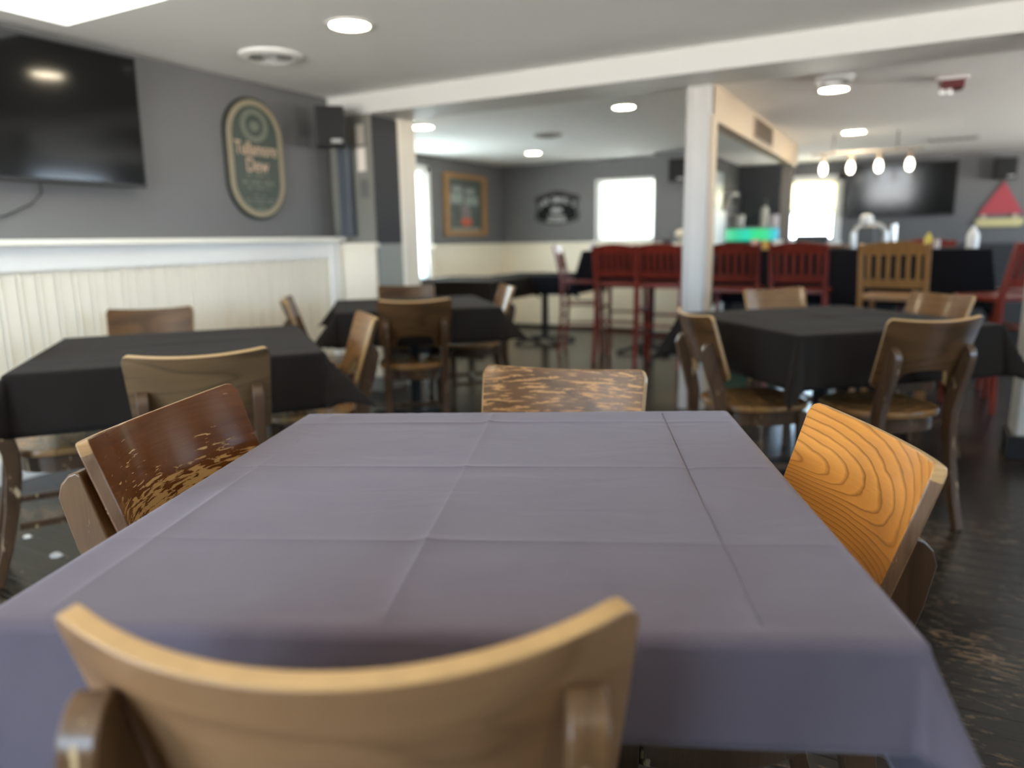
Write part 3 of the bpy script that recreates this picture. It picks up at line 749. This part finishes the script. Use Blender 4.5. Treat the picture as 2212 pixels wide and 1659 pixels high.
speaker('black speaker above the red sailboat decoration', (.89, 10.70, 1.865), 0, .23, .25)
tag(MB().box(-3.80, -3.70, 4.30, 4.378, 1.186, 1.86).build('wall_pipe', SLATE, bevel=.012), 'slate painted vertical duct below the corner speaker', 'pipe')
PAPER = mat('white_paper', (.78, .72, .64), .7); GPL = mat('grey_switch_plate', (.13, .13, .12), .5)
INK = mat('grey_print', (.35, .33, .30), .8)
nt_ = tag(MB().box(-3.665, -3.60, 4.372, 4.3795, 1.85, 1.99).build('paper_notice', PAPER), 'upper small white notice on the pier beside the corner speaker', 'notice', 'notices on the pier')
tag(MB().box(-3.66, -3.59, 4.372, 4.3795, 1.66, 1.83).build('paper_notice', PAPER), 'lower white notice on the pier, above the grey switch plate', 'notice', 'notices on the pier')
sp_ = tag(MB().box(-3.65, -3.58, 4.372, 4.3795, 1.47, 1.60).build('switch_plate', GPL, bevel=.002), 'grey switch plate on the pier under the paper notices', 'switch')
MB().box(-3.62, -3.61, 4.366, 4.373, 1.52, 1.55).build('switch_lever', GPL, sp_)
# framed poster on the far left wall
FRM = mat('golden_oak_frame', (.36, .19, .065), .4, var=.15, vscale=12); GR1 = mat('poster_grey_green', (.085, .105, .098), .5); GR2 = mat('poster_pale_green', (.36, .42, .38), .5)
REDP = mat('poster_orange_red', (.62, .13, .06), .5); PINKP = mat('poster_dusty_grey', (.24, .22, .22), .5); PALE = mat('poster_beige', (.30, .31, .26), .5)
ps = thing('framed_poster', 'oak framed poster of a bottle with an orange base on the far grey wall', 'picture', (XF, 7.745, 1.565), R(90))
w, h = .95, .72
def rect(w, h): return [(-w/2, -h/2), (w/2, -h/2), (w/2, h/2), (-w/2, h/2)]
b = ring(MB(), rect(w, h), rect(w-.16, h-.10), fl, 0, .035); b.build('frame', FRM, ps, bevel=.004)
MB().box(-w/2+.07, w/2-.07, -.012, 0, -h/2+.045, h/2-.045).build('print', GR1, ps)
b = MB()
for x0, x1, z0, z1 in ((-.28, -.06, .155, .215), (.0, .22, .135, .20), (-.33, -.05, .015, .135), (.0, .30, .0, .11)):
    k = 4
    for i in range(k):
        q = x0+(x1-x0)*i/k; b.box(q, q+(x1-x0)*.80/k, -.0145, -.011, z0, z1)
b.build('poster_lettering', GR2, ps)
MB().prism([(-.10, -.17), (.12, -.17), (.12, -.03), (.05, .0), (.04, .06), (-.02, .06), (-.03, 0), (-.10, -.03)], fl, .011, .014).build('printed_bottle', PINKP, ps)
MB().prism(circ(.13, 24, .01, -.20, .36), fl, .012, .0155).build('printed_base', REDP, ps)
MB().box(-.33, .33, -.0145, -.011, -.31, -.265).build('printed_strip', PALE, ps)
MB().box(-w/2+.075, w/2-.075, -.018, -.0165, -h/2+.048, h/2-.048).build('glazing', GLASS, ps)
# shield-like black whiskey sign
BLK = mat('black_enamel', (.006, .006, .006), .5, spec=.15); SIL = mat('silver_lettering', (.72, .72, .72), .45); GRB = mat('grey_oval', (.20, .20, .195), .5)
ws = thing('whiskey_sign', 'black scalloped whiskey sign with silver lettering left of the bright far window', 'sign', (-4.03, YF, 1.535), 0)
half = [(.0, .21), (.10, .195), (.20, .165), (.265, .155), (.31, .13), (.315, .085), (.29, .05), (.285, 0), (.30, -.06), (.315, -.11), (.29, -.16), (.22, -.185), (.10, -.205), (0, -.215)]
P = half+[(-x, z) for x, z in half[::-1][1:-1]]
MB().prism(P, fl, 0, .018).build('backing', BLK, ws, bevel=.003)
ring(MB(), [(x*.94, z*.92) for x, z in P], [(x*.91, z*.88) for x, z in P], fl, .017, .020).build('border', GRB, ws)
for i, ch in enumerate("JACK DANIEL'S"):
    x = -.235+.47*i/12; a = -x*.95
    text('lettering', ch, SIL, .105, ws, Matrix.Translation((x, -.019, .145-1.05*x*x-.05)) @ Matrix.Rotation(-a*.9, 4, 'Y') @ FX, .0015, sx=.62)
MB().prism(circ(.085, 26, 0, -.035, .62), fl, .017, .0195).build('oval', GRB, ws)
text('lettering', 'Old No.7', SIL, .05, ws, Matrix.Translation((0, -.021, -.035)) @ FX, .001, sx=.72)
text('lettering', 'Tennessee', SIL, .062, ws, Matrix.Translation((0, -.019, -.115)) @ FX, .0015, sx=.9)
text('lettering', 'WHISKEY', SIL, .055, ws, Matrix.Translation((0, -.019, -.165)) @ FX, .0015, sx=1.2)
# sailboat decoration
SAIL = mat('red_sail_paint', (.40, .045, .06), .5, var=.12, vscale=4); HULL = mat('pale_yellow_hull_paint', (.62, .54, .26), .5); MAST = mat('pale_wood_peg', (.50, .44, .34), .5)
sb = thing('sailboat_decoration', 'wooden sailboat with red sail and yellow hull on the far wall', 'wall decoration', (.895, YR, 1.43), 0)
MB().prism([(-.235, -.09), (.235, -.09), (.01, .30)], fl, .012, .032).build('sail', SAIL, sb, bevel=.004)
MB().prism([(-.235, -.135), (-.25, -.17), (-.24, -.21), (-.20, -.235), (.21, -.235), (.25, -.20), (.25, -.16), (.23, -.135)], fl, .01, .05).build('hull', HULL, sb, bevel=.008)
for x in (-.165, .155): MB().box(x-.022, x+.022, -.035, -.015, -.14, -.085).build('mast_peg', MAST, sb)

# ------------------------------------------------------------------ ceiling things
def downlight(label, x, y, z, r=.075):
    t = thing('downlight', label, 'ceiling light', (x, y, z), 0, 'recessed ceiling lights')
    MB().lathe([(r, -.001), (r+.022, -.001), (r+.024, -.006), (r+.004, -.009), (r, -.006)], 32).build('trim_ring', WHITE, t)
    MB().lathe([(0, -.0055), (r*.7, -.006), (r+.002, -.004)], 32).build('lens', LIT, t)
downlight('lit ceiling light nearest the viewer, before the beam', -2.53, 3.02, ZC, .095)
downlight('lit ceiling light just behind the beam beside the cream casing', -3.69, 5.26, ZF, .085)
downlight('lit ceiling light left of the white column', -1.94, 5.33, ZF)
downlight('small lit ceiling light far back above the corner tables', -3.78, 7.5, ZF)
downlight('added unseen ceiling light brightening the far room, behind the white column', -1.89, 7.3, ZF)  # extra lamp out of sight, added to brighten the far room
downlight('lit ceiling light right of the white column, below the smoke detector', -.54, 5.50, ZF, .085)
downlight('farther lit ceiling light above the hanging bulbs', -.57, 7.85, ZF, .095)
for i, (x, y) in enumerate(((-.9, .6), (.9, 2.6), (.9, -.6), (-2.6, -.6))):  # out-of-view lamps added for warm fill on the near tables
    downlight(['added unseen ceiling light right above the charcoal table', 'added unseen ceiling light right of the charcoal table', 'added unseen ceiling light behind the viewer to the right', 'added unseen ceiling light behind the viewer to the left'][i], x, y, ZC, .085)
t = thing('ceiling_vent', 'round white ceiling vent before the beam, above the tall green sign', 'vent', (-3.30, 3.24, ZC))
MB().lathe([(.175, 0), (.17, -.012), (.13, -.022), (.115, -.012), (.115, 0)], 36).build('rim', WHITE, t)
b = MB()
for r in (.03, .055, .08, .105): b.lathe([(r, -.006), (r+.012, -.020), (r+.014, -.018), (r+.003, -.004)], 30)
b.build('louvre_ring', mat('grey_louvre', (.42, .42, .40), .5), t); MB().lathe([(0, -.002), (.118, -.002)], 30).build('throat', PLAST, t)
t = thing('ceiling_vent', 'dark round vent on the far ceiling above the framed poster', 'vent', (-3.03, 6.31, ZF))
MB().lathe([(.13, 0), (.125, -.014), (.09, -.02), (.085, 0)], 30).build('rim', mat('tan_grey_vent', (.22, .20, .18), .5), t); MB().lathe([(0, -.008), (.03, -.016), (.088, -.006)], 30).build('throat', PLAST, t)
t = thing('smoke_detector', 'round white smoke detector right behind the beam', 'smoke detector', (-.50, 5.10, ZF))
MB().lathe([(.115, 0), (.115, -.012), (.10, -.03), (.05, -.034), (0, -.034)], 32).build('body', mat('white_plastic', (.62, .62, .62), .35), t)
b = MB(); b.lathe([(.075, -.030), (.08, -.0375), (.07, -.038), (.066, -.031)], 30); b.build('sensor_slot', GPL, t)
t = thing('fire_alarm', 'dark red fire alarm strobe on the right ceiling', 'fire alarm', (.135, 5.53, ZF), R(4))
MB().box(-.085, .085, -.065, .065, -.022, 0).build('plate', mat('white_plate', (.6, .58, .56), .4), t, bevel=.006)
MB().box(-.065, .065, -.07, .055, -.075, -.02).build('body', mat('dark_red_plastic', (.10, .012, .014), .35), t, bevel=.01)
for x in (-.05, -.015): MB().lathe([(0, -.112), (.014, -.108), (.018, -.093), (.014, -.076), (0, -.074)], 14, (x, -.045)).build('strobe_lens', mat('clear_lens', (.8, .8, .78), .2), t)
t = thing('ceiling_vent', 'grey slot vent on the ceiling before the far television', 'vent', (.28, 9.0, ZF))
MB().box(-.22, .22, -.08, .08, -.012, 0).build('frame', mat('grey_slot_vent', (.35, .34, .33), .5), t, bevel=.003)
b = MB()
for k in range(5): b.box(-.2, .2, -.065+k*.028, -.055+k*.028, -.018, -.010)
b.build('slat', GPL, t)
t = thing('air_grille', 'brown air grille set in the side of the cream soffit', 'vent', (-1.165, 6.55, 1.975), R(90))
MB().box(-.42, .42, -.012, 0, -.085, .085).build('frame', mat('tan_grille_frame', (.46, .37, .27), .5), t, bevel=.003)
b = MB()
for k in range(26): b.box(-.38+k*.03, -.368+k*.03, -.018, -.006, -.07, .07)
b.build('slat', mat('brown_grille', (.20, .15, .10), .5), t); MB().box(-.39, .39, -.014, -.011, -.072, .072).build('backing', mat('brown_shadow', (.12, .09, .06), .7), t)
# bar track light with four bulbs
t = thing('bar_light', 'rail light with four glowing egg-shaped bulbs before the far television', 'hanging light', (0, 0, 0))
pts = [(-.835, 8.0), (-.59, 8.0), (-.345, 8.0), (-.085, 8.0)]
MB().box(-.95, .02, 7.985, 8.015, 1.90, 1.925).build('rail', mat('bronze_rail', (.24, .20, .16), .4), t, bevel=.004)
for x in (-.75, -.2): MB().tube([(x, 8, 1.92), (x, 8, ZF)], .006, 8).build('hanger', IRON, t)
for x, y in pts:
    MB().lathe([(0, 1.91), (.012, 1.905), (.018, 1.85), (.030, 1.825), (.0, 1.82)], 16, (x, y)).build('socket', mat('bronze_socket', (.20, .14, .09), .4), t)
    MB().lathe([(0, 1.83), (.016, 1.825), (.028, 1.795), (.032, 1.765), (.027, 1.735), (.014, 1.718), (0, 1.714)], 20, (x, y)).build('bulb', BULB, t)

# ------------------------------------------------------------------ bar things in the back
t = thing('back_bar', 'back bar counter with a green and cyan glowing front strip', 'counter', (-1.84, 9.62, 0))
MB().box(-.33, .37, .0, .40, .02, 1.07).build('cabinet', WALLDK, t, bevel=.004)
MB().box(-.34, .40, -.03, .42, 1.225, 1.25).build('shelf_top', mat('grey_shelf', (.30, .28, .25), .4), t, bevel=.003)
M = mat('led_strip', (.02, .1, .06), .4); g = NT(M); tc = g.n('ShaderNodeTexCoord'); sp = g.n('ShaderNodeSeparateXYZ'); g.l(tc.outputs['Object'], sp.inputs[0])
mr = g.n('ShaderNodeMapRange'); g.l(sp.outputs['X'], mr.inputs[0]); mr.inputs[1].default_value = -.33; mr.inputs[2].default_value = .37
g.l(g.ramp(mr.outputs[0], [(0, (.25, .85, .5)), (.25, (.05, .65, .3)), (.45, (.02, .7, .5)), (.62, (.02, .75, .22)), (.78, (.03, .7, .25)), (1, (.02, .5, .85))]), g.b.inputs['Emission Color'])
g.b.inputs['Emission Strength'].default_value = .42
MB().box(-.33, .37, -.02, .36, 1.08, 1.225).build('glowing_strip', M, t)
def jar(name, label, prof, x, y, z, m, cap=None, cat='bottle', grp=None):
    o = MB().lathe(prof, 20).build(name, m, loc=(x, y, z)); tag(o, label, cat, grp)
    if cap: MB().lathe(cap[0], 16).build('cap', cap[1], o)
    return o
CAN = lambda r, h: [(0, 0), (r, 0), (r, h*.94), (r*.9, h), (0, h)]
BOT = lambda r, h: [(0, 0), (r, 0), (r, h*.58), (r*.75, h*.70), (r*.33, h*.80), (r*.33, h), (0, h)]
beige = mat('beige_ceramic', (.36, .33, .28), .5); offw = mat('off_white_plastic', (.70, .69, .66), .4); pinkw = mat('pinkish_white', (.55, .50, .50), .4)
jar('canister', 'beige canister on the left of the glowing bar shelf', CAN(.085, .15), -1.985, 9.66, 1.25, beige, cat='jar')
jar('bottle', 'cream labelled bottle with a dark neck on the glowing bar shelf', BOT(.05, .32), -1.655, 9.66, 1.25, mat('cream_label', (.48, .46, .38), .4), ([(0, .24), (.024, .24), (.022, .325), (0, .325)], PLAST))
jar('canister', 'pale pinkish canister at the right end of the glowing bar shelf', CAN(.06, .14), -1.53, 9.66, 1.25, pinkw, cat='jar')
t = thing('wall_shelf', 'small grey bracket shelf on the dark bar wall', 'shelf', (-2.168, 9.55, 1.64))
MB().box(0, .18, -.15, .15, 0, .03).build('board', mat('grey_board', (.40, .38, .36), .5), t, bevel=.003)
MB().prism([(0, 0), (.12, 0), (0, -.28)], lambda a, z, d: (a, d, z), -.012, .012).build('bracket', beige, t)
t = thing('beverage_cooler', 'narrow white upright cooler right behind the white column', 'cooler', (-1.985, 8.22, 0))
MB().box(-.075, .085, 0, .42, 0, 1.42).build('body', mat('cooler_white', (.80, .84, .82), .35), t, bevel=.01)
MB().box(-.065, .045, .05, .40, 1.42, 1.84).build('upper_panel', mat('pale_blue_panel', (.34, .42, .44), .3), t, bevel=.008)
YT = 6.35; ZT2 = 1.024
jar('table_lamp', 'small cream lamp on the tall table left of the white column', [(0, 0), (.035, 0), (.03, .01), (.008, .02), (.008, .10), (.05, .11), (.068, .135), (.06, .165), (.035, .185), (0, .19)], -1.98, 7.1, ZT2, mat('cream_lamp', (.74, .68, .52), .5), cat='lamp')
jar('shaker', 'white cylindrical shaker beside the small cream lamp', CAN(.026, .10), -1.90, 7.05, ZT2, offw, cat='shaker')
tag(MB().box(-2.16, -2.07, 7.06, 7.14, ZT2, ZT2+.10).build('napkin_holder', mat('charcoal_plastic', (.03, .03, .03), .5), bevel=.01), 'dark napkin holder left of the small cream lamp', 'napkin holder')
jar('drinking_glass', 'pale glass at the left end of the tall tables', CAN(.035, .07), -2.80, 6.85, ZT2, offw, cat='glass')
jar('cream_jug', 'cream bowl below the bright far window on the tall table', [(0, 0), (.04, 0), (.07, .03), (.075, .06), (.07, .06), (0, .02)], -2.62, 7.0, ZT2, mat('cream_bowl', (.72, .67, .55), .4), cat='bowl')
jar('sauce_bottle', 'pink sauce bottle at the left of the long tall table', CAN(.035, .085), -1.17, 6.45, ZT2, mat('pink_plastic', (.55, .33, .30), .4), cat='bottle', grp=None)
jar('sauce_bottle', 'amber sauce bottle beside the pink one on the long tall table', CAN(.03, .075), -1.085, 6.45, ZT2, mat('amber_plastic', (.60, .36, .08), .4), cat='bottle')
jar('cup', 'white cup on the long tall table under the far right window', CAN(.042, .08), -.985, 6.42, ZT2, offw, cat='cup')
tag(MB().box(-.86, -.62, 6.5, 6.68, ZT2+.03, ZT2+.115).build('tablet_till', PLAST, bevel=.012), 'black till on the wooden tray on the long tall table', 'till')
tr = thing('serving_tray', 'brown wooden tray on the long tall table right of the second red stool', 'tray', (-.66, 6.52, ZT2))
MB().box(-.22, .20, -.13, .17, 0, .012).build('base', W_TAN, tr); b = ring(MB(), [(-.22, -.13), (.20, -.13), (.20, .17), (-.22, .17)], [(-.205, -.115), (.185, -.115), (.185, .155), (-.205, .155)], lambda x, y, d: (x, y, d), .0, .035); b.build('rim', W_TAN, tr)
# beer tower and dark caddy behind the tall table
t = thing('beer_tap_tower', 'steel beer tap tower with arched pipes before the far television', 'beer tap', (-.32, 7.55, 0))
for x0, x1 in ((-.17, .10), (.16, .16)):
    if x0 != x1: MB().tube([(x0, 0, .95)]+[(x0+(x1-x0)*(1-math.cos(PI*i/12))/2, 0, 1.13+.10*math.sin(PI*i/12)) for i in range(13)]+[(x1, 0, .95)], .026, 12).build('pipe', STEEL, t)
    else: MB().tube([(x0, 0, .95), (x0, 0, 1.22)], .024, 12).build('pipe', STEEL, t)
MB().lathe([(0, 1.215), (.05, 1.22), (.06, 1.26), (.05, 1.30), (.03, 1.315), (0, 1.315)], 16, (-.07, -.01)).build('tap_head', offw, t)
MB().box(-.24, .24, -.14, .14, .93, .95).build('drip_tray', STEEL, t, bevel=.004)
MB().box(-.22, .22, -.12, .12, .0, .93).build('cabinet', WALLDK, t, bevel=.004)
tag(MB().box(-.39, -.27, 6.42, 6.52, ZT2, ZT2+.17).build('menu_holder', mat('dark_slate_plastic', (.035, .04, .042), .5), bevel=.02), 'dark slate menu holder in front of the beer tap tower', 'menu holder')
yel = mat('yellow_plastic', (.58, .46, .06), .35)
jar('mustard_bottle', 'yellow squeeze bottle beside the tan bar stool back', [(0, 0), (.028, 0), (.028, .075), (.018, .09), (.006, .115), (0, .12)], .10, 6.42, ZT2, yel)
jar('salt_shaker', 'small pale shaker between the yellow and the clear bottle', CAN(.02, .065), .16, 6.40, ZT2, pinkw, cat='shaker')
jar('water_bottle', 'clear white bottle on the right end of the long tall table', [(0, 0), (.04, 0), (.042, .09), (.028, .125), (.014, .14), (.014, .16), (0, .16)], .385, 6.42, ZT2, offw)
# two scraps on the floor by the left table
SCR = mat('white_scrap_paper', (.70, .69, .66), .7)
for (x, y, k, lab) in ((-2.76, 1.425, 1.3, 'larger white paper scrap on the dark floor left of the worn chair'), (-3.05, 1.477, .9, 'smaller grey-white scrap on the floor nearer the chair leg')):
    n_ = 9; P = [(.022*k*math.cos(2*PI*i/n_)*(1+.25*math.sin(i*2.3)), .015*k*math.sin(2*PI*i/n_)*(1+.2*math.cos(i*1.7))) for i in range(n_)]
    tag(MB().prism(P, lambda a, b_, d: (x+a, y+b_, d), .0002, .004).build('paper_scrap', SCR), lab, 'paper scrap')
